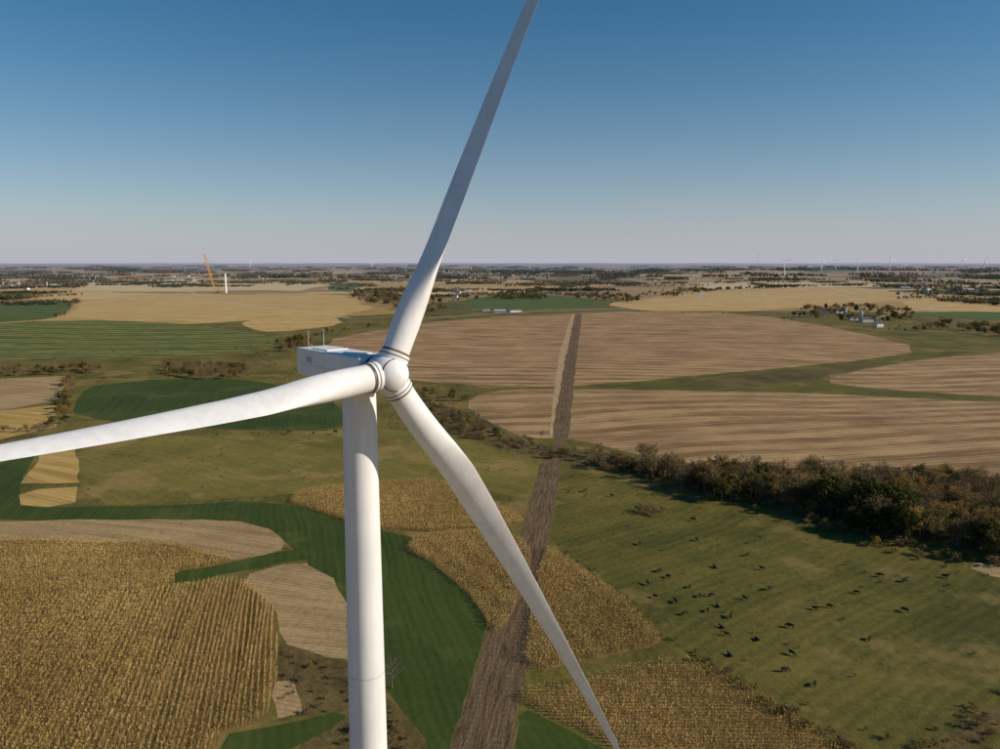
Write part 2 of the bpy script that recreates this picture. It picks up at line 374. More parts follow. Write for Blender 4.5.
M['palebark']=simple('pale_bark',(.15,.12,.09),nz=.2,sc=3)

# ------------------------------------------------------------------ corn stands
def corn(poly,p0,p1,curve=0,row=1.15,step=.30,name='corn_plants'):
    a=np.array(P(*p0)[:2]);b=np.array(P(*p1)[:2]);d=(b-a)/np.linalg.norm(b-a);n=np.array([-d[1],d[0]])
    T=poly@d;S=poly@n
    s=np.arange(S.min()-20,S.max()+20,row);t=np.arange(T.min(),T.max(),step)
    ss,tt=np.meshgrid(s,t,indexing='ij')
    tt=tt+np.random.uniform(-.15,.15,tt.shape); ss0=ss+np.random.normal(0,.09,ss.shape)+.25*np.sin(tt/11+ss*.7)
    ss=ss0+curve*np.sin((tt-T.mean())/70)
    p=ss[...,None]*n+tt[...,None]*d; p=p.reshape(-1,2)
    p=p[(p[:,1]>100)&(abs(p[:,0])<p[:,1]*.78)]
    p=p[inpoly(p,poly)]
    g=np.sin(p[:,0]*.31+2*np.sin(p[:,1]*.11))*np.sin(p[:,1]*.23+1.7*np.sin(p[:,0]*.07))
    p=p[np.random.random(len(p))<.94+.35*(g+.45).clip(-1,0)]
    N=len(p); z=hgt(p[:,0],p[:,1]); K=5
    tri=np.empty((N,K,3,3));tint=np.empty((N,K))
    hh=np.random.normal(2.15,.17,N)+.28*np.sin(p[:,0]/17)*np.sin(p[:,1]/23)
    base=np.column_stack([p,z])
    pt=.5+.14*np.sin(p[:,0]/9+1)*np.sin(p[:,1]/14)+.13*np.sin(p[:,0]/31+p[:,1]/19)+np.random.normal(0,.08,N)
    for k in range(K):
        az=np.random.uniform(0,2*math.pi,N); q=np.column_stack([np.cos(az),np.sin(az),np.zeros(N)])
        h0=hh*np.random.uniform(.3,.85,N)
        if k==0:
            A=base+q*.04; B=base-q*.04; C=base+np.column_stack([np.random.normal(0,.06,N),np.random.normal(0,.06,N),hh])
            tint[:,k]=pt-.1
        else:
            c0=base.copy();c0[:,2]+=h0; sd=np.column_stack([-q[:,1],q[:,0],np.zeros(N)])*.075
            A=c0+sd;B=c0-sd;C=c0+q*np.random.uniform(.22,.42,N)[:,None]; C[:,2]+=np.random.uniform(-.25,.4,N)
            A[:,2]+=.18
            tint[:,k]=pt+np.random.normal(.0,.08,N)+.3*(h0/hh-.5)
        tri[:,k,0]=A;tri[:,k,1]=B;tri[:,k,2]=C
    print('corn',N)
    return soup(name,tri.reshape(-1,3,3),[M['cornleaf']],tint.reshape(-1).clip(0,1))
cp=[i for i,x in enumerate(R) if x[0]=='corn_stand']
dirs=[((290,497),(440,484),0),((0,565),(160,560),3),((40,749),(135,600),5),((400,545),(480,600),3),((562,558),(655,630),2),((600,700),(760,705),2)]
for j,i in enumerate(cp):
    pl=polys[i]
    corn(pl,dirs[j][0],dirs[j][1],dirs[j][2])
print('corn done',time.time()-T0)

# ------------------------------------------------------------------ trees
def tube(V,F,p0,p1,r0,r1,n=5,cap=False):
    p0=Vector(p0);p1=Vector(p1);d=(p1-p0)
    if d.length<1e-6: return
    d.normalize(); a=d.orthogonal().normalized(); b=d.cross(a); i0=len(V)
    for p,r in((p0,r0),(p1,r1)):
        for k in range(n):
            t=2*math.pi*k/n; V.append(p+a*math.cos(t)*r+b*math.sin(t)*r)
    for k in range(n): F.append((i0+k,i0+(k+1)%n,i0+n+(k+1)%n,i0+n+k))
    if cap: F.append(tuple(i0+k for k in range(n))[::-1]); F.append(tuple(i0+n+k for k in range(n)))
def treemesh(name,seed,h,r,nl,leaf,lm,bm,base=.3,conifer=False,twigs=0,nlimb=9):
    rs=random.Random(seed); nr=np.random.default_rng(seed); V=[];F=[]
    lean=Vector((rs.uniform(-.06,.06),rs.uniform(-.06,.06),1))
    tr=h*.022+.05; N=6
    pts=[Vector((0,0,-.4))]+[lean*(h*.9*(i+1)/N)+Vector((rs.uniform(-.15,.15),rs.uniform(-.15,.15),0)) for i in range(N)]
    for i in range(N): tube(V,F,pts[i],pts[i+1],tr*(1-i/N*.85),tr*(1-(i+1)/N*.85),6)
    cl_=[]
    for i in range(nlimb):
        t=base+.15+(.8-base)*(i+.5)/nlimb*.95; 
        p=lean*(h*.9*t*.85); az=i*2.4+rs.uniform(-.4,.4)
        rr=r*(math.sin(math.pi*min(1,(t-base*.6)/(1.05-base*.6)))**.6)*rs.uniform(.65,1.05)
        e=p+Vector((math.cos(az)*rr,math.sin(az)*rr,rs.uniform(.1,.35)*h*.8))
        m_=(p+e)/2+Vector((0,0,rs.uniform(-.03,.05)*h))
        tube(V,F,p,m_,tr*.45,tr*.28,4);tube(V,F,m_,e,tr*.28,tr*.06,4)
        cl_+=[(e,1),(m_,.8),((e+m_)/2,.9)]
        for j in range(2+twigs):
            q=p.lerp(e,rs.uniform(.4,1)); ee=q+Vector((rs.uniform(-1,1)*r*.35,rs.uniform(-1,1)*r*.35,rs.uniform(.05,.16)*h))
            tube(V,F,q,ee,tr*.14,tr*.04,3); cl_.append((ee,.8))
            for k in range(twigs):
                g_=q.lerp(ee,rs.uniform(.3,1)); tube(V,F,g_,g_+Vector((rs.uniform(-1,1),rs.uniform(-1,1),rs.uniform(.2,1)))*r*.16,tr*.06,tr*.02,3)
    cl_+=[(lean*h*.93,.8),(lean*h*.8,1)]
    tris=[]
    for f in F:
        tris.append([V[f[0]],V[f[1]],V[f[2]]]);tris.append([V[f[0]],V[f[2]],V[f[3]]])
    wt=np.array([[tuple(p) for p in t] for t in tris])
    if nl==0:
        return soup(name,wt,[bm],np.full(len(wt),.5),np.zeros(len(wt)),link=False)
    cc=np.array([tuple(c[0]) for c in cl_]);cr=np.array([c[1] for c in cl_])*r*.34
    ct=nr.uniform(.15,.85,len(cc))
    k=nr.integers(0,len(cc),nl)
    d=nr.normal(size=(nl,3));d/=np.linalg.norm(d,axis=1)[:,None];rad=nr.random(nl)**.4
    c=cc[k]+d*(rad*cr[k])[:,None]*np.array([1,1,.8]); c[:,2]=np.maximum(c[:,2],h*base*.35)
    a=nr.normal(size=(nl,3));a/=np.linalg.norm(a,axis=1)[:,None];b=np.cross(a,d);b/=np.linalg.norm(b,axis=1)[:,None]+1e-6
    s=leaf*nr.uniform(.6,1.4,nl)[:,None]
    lt=np.stack([c+a*s,c-a*s*.5+b*s*.8,c-a*s*.5-b*s*.8],axis=1)
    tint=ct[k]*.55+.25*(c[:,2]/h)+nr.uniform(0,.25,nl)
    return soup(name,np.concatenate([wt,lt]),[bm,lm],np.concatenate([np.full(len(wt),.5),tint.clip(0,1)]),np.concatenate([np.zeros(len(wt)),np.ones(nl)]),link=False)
TB=[treemesh('autumn_tree_mesh',s,9+s%3,3.6,800,.21,M['brownleaf'],M['bark'],.2,twigs=2,nlimb=10) for s in range(6)]
TG=[treemesh('evergreen_tree_mesh',20+s,12,4.0,3200,.34,M['greenleaf'],M['bark'],.08,nlimb=14) for s in range(3)]
TO=[treemesh('olive_tree_mesh',30+s,10,4.2,1500,.32,M['oliveleaf'],M['bark'],.2,nlimb=10) for s in range(4)]
TS=[treemesh('shrub_mesh',40+s,2.6,1.7,320,.16,M['brownleaf'],M['bark'],.0,nlimb=7) for s in range(3)]
TSG=[treemesh('green_shrub_mesh',50+s,2.4,1.6,320,.17,M['oliveleaf'],M['bark'],.0,nlimb=7) for s in range(2)]
def put(mesh,name,x,y,s,parent=None,sz=None):
    o=bpy.data.objects.new(name,mesh); COL.objects.link(o)
    o.location=(x,y,float(hgt(x,y))); o.rotation_euler=(random.uniform(-.04,.04),random.uniform(-.04,.04),random.uniform(0,6.28)); o.scale=(s,s,s*(sz or random.uniform(.85,1.15)))
    if parent: o.parent=parent
    return o
def wood(name,pix,n,protos,smin=.7,smax=1.2,child='tree'):
    e=empty(name); pl=np.array(PX(pix)); mn=pl.min(0);mx=pl.max(0);c=0;tries=0
    while c<n and tries<n*60:
        tries+=1
        p=mn+(mx-mn)*np.random.random(2)
        if inpoly(p[None],pl)[0]:
            put(random.choice(protos),child,p[0],p[1],random.uniform(smin,smax),e); c+=1
    return e
def line(name,pix,n,protos,smin,smax,jit=3,child='tree'):
    e=empty(name); w=[np.array(P(*p)[:2]) for p in pix]; L=[np.linalg.norm(w[i+1]-w[i]) for i in range(len(w)-1)]
    for i in range(n):
        j=random.choices(range(len(L)),L)[0]; p=w[j]+(w[j+1]-w[j])*random.random()+np.random.normal(0,jit,2)
        put(random.choice(protos),child,p[0],p[1],random.uniform(smin,smax),e)
wood('autumn_woodland',[(612,472),(660,482),(725,497),(790,509),(900,541),(1000,557),(1150,590),(1150,510),(1000,494),(930,486),(800,480),(700,476),(640,466)],720,TB+TB+TO[:1],.5,1.15)
line('autumn_woodland',[(700,488),(790,503),(900,532),(1000,548),(1100,568)],60,TB+TO,.9,1.35,6)
wood('evergreen_grove',[(818,522),(860,534),(905,546),(912,520),(870,508),(826,503)],30,TG,.8,1.2)
wood('evergreen_grove',[(960,556),(1000,562),(1060,572),(1060,545),(990,540)],12,TO,.8,1.1)
wood('creek_shrubs',[(395,400),(440,404),(480,420),(520,442),(560,450),(640,458),(690,474),(640,476),(560,462),(520,452),(470,440),(420,422)],210,TS+TSG,.5,1.4,'shrub')
line('creek_shrubs',[(600,462),(700,488),(800,516),(880,540),(1000,566)],150,TS+TSG,.6,1.5,5,'shrub')
line('hedgerow_trees',[(420,408),(480,424),(530,446),(610,462)],24,TB,.3,.55,5)
line('hedgerow_trees',[(592,465),(640,466)],12,TB,.6,.95,5)
wood('thicket',[(160,374),(200,380),(247,379),(250,371),(200,366),(163,365)],110,TB+TO[:1],.5,.9)
wood('thicket',[(272,352),(312,352),(312,342),(278,342)],34,TO+TB,.6,1.1)
wood('thicket',[(0,377),(98,375),(100,369),(0,370)],75,TO+TB,.35,.8)
wood('thicket',[(410,400),(470,405),(470,398),(405,392)],20,TB+TO,.3,.6)
line('hedgerow_trees',[(250,347),(290,343),(330,334),(380,326)],34,TO+TB,.35,.75,4)
line('hedgerow_trees',[(75,436),(200,436),(330,434)],14,TB+TO,.15,.35,3)
line('field_edge_trees',[(66,376),(68,390),(62,410),(58,430)],48,TB+TO,.3,.65,2)
line('field_edge_shrubs',[(0,432),(50,431)],18,TB,.3,.45,2)
line('field_edge_shrubs',[(692,656),(770,702),(838,748),(880,775)],60,TS+TSG,.3,.8,1.2,'shrub')
line('field_edge_shrubs',[(562,552),(612,588),(668,642)],30,TS+TSG,.25,.6,1.5,'shrub')
line('field_edge_shrubs',[(900,765),(950,736),(1000,712),(1060,690)],50,TS+TSG,.3,.8,3,'shrub')
wood('pasture_shrubs',[(560,470),(1000,575),(1000,690),(840,745),(560,540)],110,TSG+TS,.1,.4,'shrub')
wood('pasture_shrubs',[(80,440),(345,434),(540,470),(530,498),(345,488),(80,500)],70,TSG,.15,.4,'shrub')
wood('pasture_shrubs',[(20,350),(300,345),(345,372),(345,380),(240,376),(100,380)],70,TSG+TS,.3,.9,'shrub')
for u,v,s in [(650,514,1.7),(640,512,1.3),(655,516,1.2),(662,512,1.0)]:
    x,y,_=P(u,v); put(TS[0],'bush',x,y,s)
wood('weedy_patch_shrubs',[(284,646),(350,668),(362,712),(280,716)],26,TS,.25,.6,'shrub')
wood('weedy_patch_shrubs',[(380,700),(425,752),(380,800),(330,752)],50,TS,.3,.8,'shrub')
x,y,_=P(392,688); bt=treemesh('bare_tree_mesh',77,7.5,3.4,0,.2,M['bark'],M['palebark'],.12,twigs=4,nlimb=14); put(bt,'bare_tree',x,y,.95)
wood('distant_grove',[(348,296),(380,293),(440,303),(448,313),(410,313),(370,305)],210,TO+TB,.9,1.6)
wood('distant_grove',[(562,297),(600,294),(642,299),(640,304),(600,302)],100,TO+TB,.8,1.6)
wood('distant_grove',[(640,296),(690,289),(715,291),(680,298)],75,TO+TB,.8,1.6)
line('distant_tree_row',[(690,292),(800,288)],75,TO,.8,1.5,6)
line('distant_tree_row',[(330,288),(420,300),(470,302),(520,292)],80,TO+TB,.7,1.4,15)
line('distant_tree_row',[(74,300),(60,318),(20,324)],26,TO+TB,.4,.8,5)
wood('farmyard_trees',[(792,318),(840,324),(915,322),(912,312),(850,307),(800,310)],130,TO+TB+TG[:1],.7,1.4)
line('farmyard_trees',[(850,329),(900,332),(925,330)],16,TO+TB,.5,.9,8)
wood('distant_grove',[(922,330),(960,332),(1000,338),(1060,342),(1060,330),(980,326),(930,324)],95,TO+TB,.7,1.3)
line('distant_tree_row',[(640,312),(752,314),(800,322)],10,TSG,.8,1.4,8)
wood('distant_grove',[(905,294),(1000,299),(1050,298),(1050,290),(960,286),(905,288)],100,TO+TB,.9,1.6)
wood('distant_grove',[(738,276),(800,280),(802,277),(745,273)],60,TG+TO,1.2,2.0)
wood('town_trees',[(430,280),(565,280),(565,271),(430,271)],240,TO+TG[:1],1.1,2.2)
def rowmesh(name,seed,L,W,n,lm):
    nr=np.random.default_rng(seed); T=[];ti=[];
    for i in range(n):
        x=nr.uniform(-L/2,L/2);y=nr.uniform(-W/2,W/2);h=nr.uniform(7,14);r=nr.uniform(3.5,6); k=70
        d=nr.normal(size=(k,3));d/=np.linalg.norm(d,axis=1)[:,None]
        c=np.array([x,y,h*.55])+d*(nr.random(k)**.3)[:,None]*np.array([r,r,h*.45])
        a=nr.normal(size=(k,3));a/=np.linalg.norm(a,axis=1)[:,None];b=np.cross(a,d);s=nr.uniform(.8,1.6,k)[:,None]
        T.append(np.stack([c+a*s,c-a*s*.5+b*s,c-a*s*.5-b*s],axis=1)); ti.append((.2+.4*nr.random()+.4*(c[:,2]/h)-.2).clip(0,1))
        T.append(np.array([[[x-.3,y,-1],[x+.3,y,-1],[x,y,h*.6]]]));ti.append(np.array([.2]))
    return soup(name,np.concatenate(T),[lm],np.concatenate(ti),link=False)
RM=[rowmesh('tree_row_mesh',1,260,10,34,M['oliveleaf']),rowmesh('tree_row_mesh',2,180,14,28,M['brownleaf']),rowmesh('grove_mesh',3,160,110,75,M['oliveleaf']),rowmesh('grove_mesh',4,240,150,120,M['greenleaf']),rowmesh('grove_mesh',5,110,80,35,M['oliveleaf'])]
e=empty('distant_trees')
c=0
while c<720:
    d=2000*math.exp(random.random()*2.1); a=random.uniform(-.72,.72)
    x,y=d*math.sin(a),d*math.cos(a)
    u=500+x/y*FPX; v=262+H/y*FPX
    if 60<u<370 and 287<v: continue
    if 590<u<930 and v>286: continue
    m_=random.choices(RM,[4,2,1.5,1.7,3])[0]
    o=put(m_,'tree_row',x,y,random.uniform(.6,1.2)*(1+.35*(d>4500)),e,sz=.9 if d<4000 else 1.35); o.rotation_euler=(0,0,random.choice([0,0,math.pi/2])+.06+random.gauss(0,.12)); c+=1
print('trees done',time.time()-T0)

# ------------------------------------------------------------------ wind turbines
def paint(name,c=.78,haze=False):
    m,t,b=newmat(name,.55,.22)
    p=t.node('ShaderNodeTexCoord').outputs['Object']
    mp=t.node('ShaderNodeMapping'); t.l.new(p,mp.inputs[0]); mp.inputs['Scale'].default_value=(1,1,.10)
    n1=t.noise(mp.outputs[0],1.3,5,.65); n2=t.noise(p,.25,3); n3=t.noise(p,3.5,4,.7)
    f=t.m('ADD',t.m('MULTIPLY',n1,.6),t.m('MULTIPLY',n2,.4))
    cc=t.mix(t.sstep(f,.36,.62),(c*.88,c*.89,c*.90),(c,c,c*1.02))
    cc=t.mix(t.m('MULTIPLY',t.sstep(n3,.64,.80),.25),cc,(.30,.27,.23))
    fin(t,b,cc,haze=haze); return m
M['white']=paint('white_gelcoat',.76); M['tower']=paint('tower_paint',.74); M['whitefar']=simple('white_paint_distant',(.9,.9,.9),.5,.3,nz=.01,haze=False)
M['dark']=simple('dark_rubber',(.035,.035,.037),.6,.3,haze=False); M['grime']=simple('greasy_metal',(.14,.105,.07),.5,.4,nz=.4,sc=5,haze=False)
M['grey']=simple('grey_composite',(.42,.44,.46),.5,.3,haze=False); M['steel']=simple('galvanised_steel',(.45,.45,.44),.45,.5,haze=False)
M['concrete']=simple('concrete',(.42,.40,.37)); M['red']=simple('red_lamp_glass',(.4,.03,.02),.2,.5,haze=False)
CH=[(1.2,2.3),(3,2.3),(6,2.5),(9,2.85),(12,3.1),(16,3.0),(22,2.65),(30,2.15),(40,1.62),(50,1.10),(55,.8),(57.4,.42),(58,.1)]
def interp(T,r): return float(np.interp(r,[a for a,b in T],[b for a,b in T]))
def blade(V,F,d,t,a,pitch,n=36,ns=60,prebend=3.2):
    i0=len(V); rs=[1.2+(58-1.2)*((k/(ns-1))) for k in range(ns)]
    rs[-1]=58; bp=math.radians(pitch); bend=a*math.cos(bp)+t*math.sin(bp)
    for r in rs:
        c=interp(CH,r); w=min(1,max(0,(r-3)/9)); w=w*w*(3-2*w)
        tk=interp([(3,.9),(9,.45),(14,.32),(25,.25),(40,.2),(58,.16)],r); tw=interp([(3,13),(9,12),(20,6),(35,2),(58,-1)],r)
        b_=math.radians(pitch+tw); cv=t*math.cos(b_)-a*math.sin(b_); nv=d.cross(cv)
        ax=.5*(1-w)+.30*w
        for k in range(n):
            th=2*math.pi*k/n; x=.5*(1-math.cos(th)); sg=1 if th<math.pi else -1
            ya=sg*5*tk*(.2969*math.sqrt(max(x,0))-.126*x-.3516*x*x+.2843*x**3-.1030*x**4)+.1*x*(1-x)
            yc=.5*math.sin(th)
            V.append(d*r+(cv*((x-ax)*c)+nv*(((1-w)*yc+w*ya)*c))+bend*(prebend*(r/58)**2.2))
    for i in range(ns-1):
        for k in range(n):
            F.append((i0+i*n+k,i0+i*n+(k+1)%n,i0+(i+1)*n+(k+1)%n,i0+(i+1)*n+k))
    F.append(tuple(i0+(ns-1)*n+k for k in range(n))); F.append(tuple(i0+k for k in range(n))[::-1])
def lathe(V,F,c,ax,prof,n=40):
    ax=ax.normalized(); u=ax.orthogonal().normalized(); v=ax.cross(u); i0=len(V)
    for s,r_ in prof:
        for k in range(n):
            t=2*math.pi*k/n; V.append(c+ax*s+(u*math.cos(t)+v*math.sin(t))*r_)
    for i in range(len(prof)-1):
        for k in range(n): F.append((i0+i*n+k,i0+i*n+(k+1)%n,i0+(i+1)*n+(k+1)%n,i0+(i+1)*n+k))
def bevbox(name,size,loc,mat,parent,bev=.1,seg=3,taper=None):
    bm=bmesh.new(); bmesh.ops.create_cube(bm,size=1)
    for v in bm.verts:
        v.co=Vector((v.co.x*size[0],v.co.y*size[1],v.co.z*size[2]))
        if taper: taper(v)
    bmesh.ops.bevel(bm,geom=list(bm.edges),offset=bev,segments=seg,affect='EDGES',profile=.5)
    me=bpy.data.meshes.new(name); bm.to_mesh(me); bm.free(); me.materials.append(mat)
    o=bpy.data.objects.new(name,me); COL.objects.link(o); o.location=loc; o.parent=parent; return o
def turbine(x,y,hub_z,yaw,phi0,pitches,detail=True,wm=None,k_=1.0):
    z0=float(hgt(x,y)); e=empty('wind_turbine',(x,y,0)); wm=wm or M['white']; tm=M['tower'] if detail else wm
    a=Vector((math.sin(yaw),-math.cos(yaw),0)); h=Vector((math.cos(yaw),math.sin(yaw),0)); z=Vector((0,0,1)); hub=a*4.5+z*hub_z
    V=[];F=[]; top=hub_z-1.75
    n=48 if detail else 10
    prof=[]; S=24
    for i in range(S+1):
        zz=z0-.5+(top-z0+.5)*i/S; prof.append((zz,(2.12-(2.12-1.47)*(i/S))*k_))
    lathe(V,F,Vector((0,0,0)),z,prof,n)
    add('tower',V,F,[tm],smooth=True,parent=e)
    if detail:
        V=[];F=[]
        for zz in (top-.28,top-26.5,top-52):
            rr=2.12-(2.12-1.47)*((zz-z0+.5)/(top-z0+.5)); lathe(V,F,Vector((0,0,zz)),z,[(-.04,rr+.002),(-.03,rr+.012),(.03,rr+.012),(.04,rr+.002)],48)
        add('tower_flanges',V,F,[M['grey']],smooth=False,parent=e)
        V=[];F=[]; lathe(V,F,Vector((0,0,z0)),z,[(-.4,4.5),(.15,4.4),(.2,2.2)],40); add('foundation',V,F,[M['concrete']],parent=e)
        bevbox('tower_door',(1.0,.2,2.2),(0,-2.13,z0+1.6),M['grey'],e,.04)
        V=[];F=[]; lathe(V,F,Vector((0,0,top)),z,[(-.05,1.47),(0,1.62),(.35,1.62),(.36,1.0)],48); add('yaw_bearing',V,F,[M['grime']],smooth=False,parent=e)
    ne=empty('nacelle',(0,0,hub_z),yaw-math.pi/2); ne.parent=e
    def tp(v):
        if v.co.x<0 and v.co.z<0: v.co.z+=.55
        if v.co.x<0: v.co.y*=.94
    bevbox('nacelle_shell',(10.8,3.4,2.9),(-2.6,0,-.13),wm,ne,.14 if detail else .1,4 if detail else 1,tp)
    if detail:
        T_=1.32
        bevbox('roof_hatch',(2.2,1.6,.10),(-.2,.1,T_+.04),wm,ne,.04)
        bevbox('roof_hatch_rear',(2.6,2.2,.12),(-4.6,0,T_+.05),wm,ne,.05)
        for sy in (-1.70,1.70):
            bevbox('side_vent',(1.0,.05,.5),(-5.6,sy*.955,.4),M['grey'],ne,.015)
            bevbox('seam',(9.6,.012,.03),(-2.4,sy*.985,-.1),M['grey'],ne,.004)
        V=[];F=[]
        for yy in(-.8,.8):
            tube(V,F,(-7.1,yy,T_),(-7.1,yy,T_+1.5),.035,.03,8,True); tube(V,F,(-7.35,yy,T_+1.4),(-6.85,yy,T_+1.4),.025,.025,6,True)
            for an in range(3):
                q=Vector((-7.1+.2*math.cos(an*2.1),yy+.2*math.sin(an*2.1),T_+1.56)); tube(V,F,(-7.1,yy,T_+1.52),q,.015,.015,5,True)
        tube(V,F,(-6.2,-1,T_),(-6.2,-1,T_+.4),.04,.04,8,True)
        for k in range(9): 
            xx=-5.9+.95*k
            if k in(3,4,5):continue
            for yy in (-1.4,1.4): tube(V,F,(xx,yy,T_),(xx,yy,T_+.18),.02,.02,5,True)
        add('anemometer_masts',V,F,[M['steel']],parent=ne)
        V=[];F=[]; lathe(V,F,Vector((-6.2,-1,T_+.4)),z,[(0,.09),(.12,.09),(.17,.05),(.18,.001)],14); add('aviation_light',V,F,[M['red']],parent=ne)
        V=[];F=[]; lathe(V,F,Vector((2.7,0,0)),Vector((1,0,0)),[(-.1,1.1),(0,1.35),(.45,1.35),(.46,.9)],40); add('main_bearing_ring',V,F,[M['grime']],parent=ne)
    V=[];F=[]
    lathe(V,F,hub,a,[(-1.28,1.0),(-1.27,1.52),(-1.1,1.62),(-.4,1.70),(.4,1.66),(.95,1.45),(1.4,1.08),(1.66,.68),(1.8,.3),(1.83,.001)],48 if detail else 10)
    add('spinner',V,F,[wm],smooth=True,parent=e)
    if detail:
        V=[];F=[]; lathe(V,F,hub,a,[(1.05,1.375),(1.06,1.405),(1.10,1.38),(1.11,1.33)],48)
        lathe(V,F,hub,a,[(-1.05,1.63),(-1.04,1.66),(-.98,1.66),(-.97,1.63)],48); add('spinner_joints',V,F,[M['dark']],parent=e)
    for k in range(3):
        ph=phi0+k*2*math.pi/3; d=h*math.cos(ph)+z*math.sin(ph); t=-h*math.sin(ph)+z*math.cos(ph)
        V=[];F=[]; blade(V,F,d,t,a,pitches[k],36 if detail else 8,90 if detail else 14)
        V=[v+hub for v in V]
        add('blade_%d'%(k+1),V,F,[wm],smooth=True,parent=e)
        if detail:
            V=[];F=[]; lathe(V,F,hub,d,[(1.0,1.27),(1.80,1.27),(1.82,1.16)],48); add('blade_collar_%d'%(k+1),V,F,[wm],smooth=False,parent=e)
            V=[];F=[]; lathe(V,F,hub,d,[(1.82,1.16),(1.83,1.20),(2.0,1.20),(2.01,1.151)],48); add('pitch_bearing_seal_%d'%(k+1),V,F,[M['grime']],smooth=False,parent=e)
            V=[];F=[]; lathe(V,F,hub,d,[(1.50,1.275),(1.51,1.30),(1.56,1.30),(1.57,1.275)],48); add('collar_joint_%d'%(k+1),V,F,[M['dark']],smooth=False,parent=e)
    if detail:
        V=[];F=[]; lathe(V,F,hub,a,[(-1.55,1.15),(-1.54,1.50),(-1.30,1.50),(-1.29,1.1)],40); add('hub_gap',V,F,[M['dark']],parent=e)
    return e
TH=D(43)
hx,hy,hz_=-9.3,63.3,85.8
turbine(hx-4.5*math.sin(TH),hy+4.5*math.cos(TH),hz_,TH,D(65.1),[-92,-84,-62])
for u,dist,ph in [(785,5300,.3),(822,6000,1.2),(858,5700,.7),(890,6100,1.7),(963,6900,.1),(985,6300,.9),(836,8000,.5),(905,8500,1.4),(1010,6200,.2),(372,11000,.3),(250,12500,1)]:
    y=dist;x=(u-500)/FPX*dist*CP
    turbine(x,y,float(hgt(x,y))+95,D(random.uniform(-10,40)),ph,[5,5,5],False,M['whitefar'],1.4)
print('turbines',time.time()-T0)

# ------------------------------------------------------------------ crane + tower under construction
M['orange']=simple('orange_crane_paint',(.80,.40,.03),.5,.4); M['iron']=simple('track_steel',(.06,.06,.06),.6,.3)
x,y,z=P(216,293)
ce=empty('crawler_crane',(x,y,z))
for s in(-1,1): bevbox('crawler_track',(11,1.6,1.7),(0,s*4,.85),M['iron'],ce,.5)
bevbox('carbody',(5,6.2,1.2),(0,0,1.5),M['iron'],ce,.2)
bevbox('machinery_house',(11,3.4,2.8),(2,0,3.7),M['orange'],ce,.2); bevbox('operator_cab',(2.4,1.5,2.6),(-3.5,-2.6,3.6),M['orange'],ce,.2)
bevbox('counterweight',(2.4,6,3.4),(8.6,0,3.6),M['iron'],ce,.2)
def lattice(p0,p1,w,n,name,r=.4):
    V=[];F=[];p0=Vector(p0);p1=Vector(p1);d=(p1-p0).normalized();a=Vector((0,1,0));b=d.cross(a).normalized()
    def c(t,k):
        ww=w*min(1,6*t+.2,6*(1-t)+.2); return p0.lerp(p1,t)+a*ww*(1,1,-1,-1)[k]/2+b*ww*(1,-1,-1,1)[k]/2
    for i in range(n):
        for k in range(4):
            tube(V,F,c(i/n,k),c((i+1)/n,k),r,r,5); tube(V,F,c(i/n,k),c((i+1)/n,(k+1)%4),r*.6,r*.6,4)
    add(name,V,F,[M['orange']],parent=ce)
tip=(-30,0,122)
lattice((-2,0,3),tip,3.8,26,'lattice_boom',.45); lattice((2,0,4),(17,0,30),2,8,'mast')
V=[];F=[]; tube(V,F,(17,0,30),tip,.15,.15,5);tube(V,F,(17,0,30),(8,0,5),.15,.15,5);tube(V,F,tip,(-31,0,70),.12,.12,5);add('pendant_lines',V,F,[M['iron']],parent=ce)
bevbox('hook_block',(1.2,.8,2.2),(-31,0,69),M['orange'],ce,.2)
x,y,z=P(226,293); te=empty('unfinished_turbine_tower',(x,y,z)); V=[];F=[]
lathe(V,F,Vector((0,0,0)),Vector((0,0,1)),[(-1,3.0),(22,2.8),(22.1,2.9),(22.4,2.9),(22.5,2.75),(60,2.4),(60.2,2.5),(60.4,2.3),(60.4,.01)],20); add('tower_sections',V,F,[M['whitefar']],parent=te)
bevbox('tower_door',(1.2,.3,2.4),(0,-2.95,2),M['grey'],te,.05)

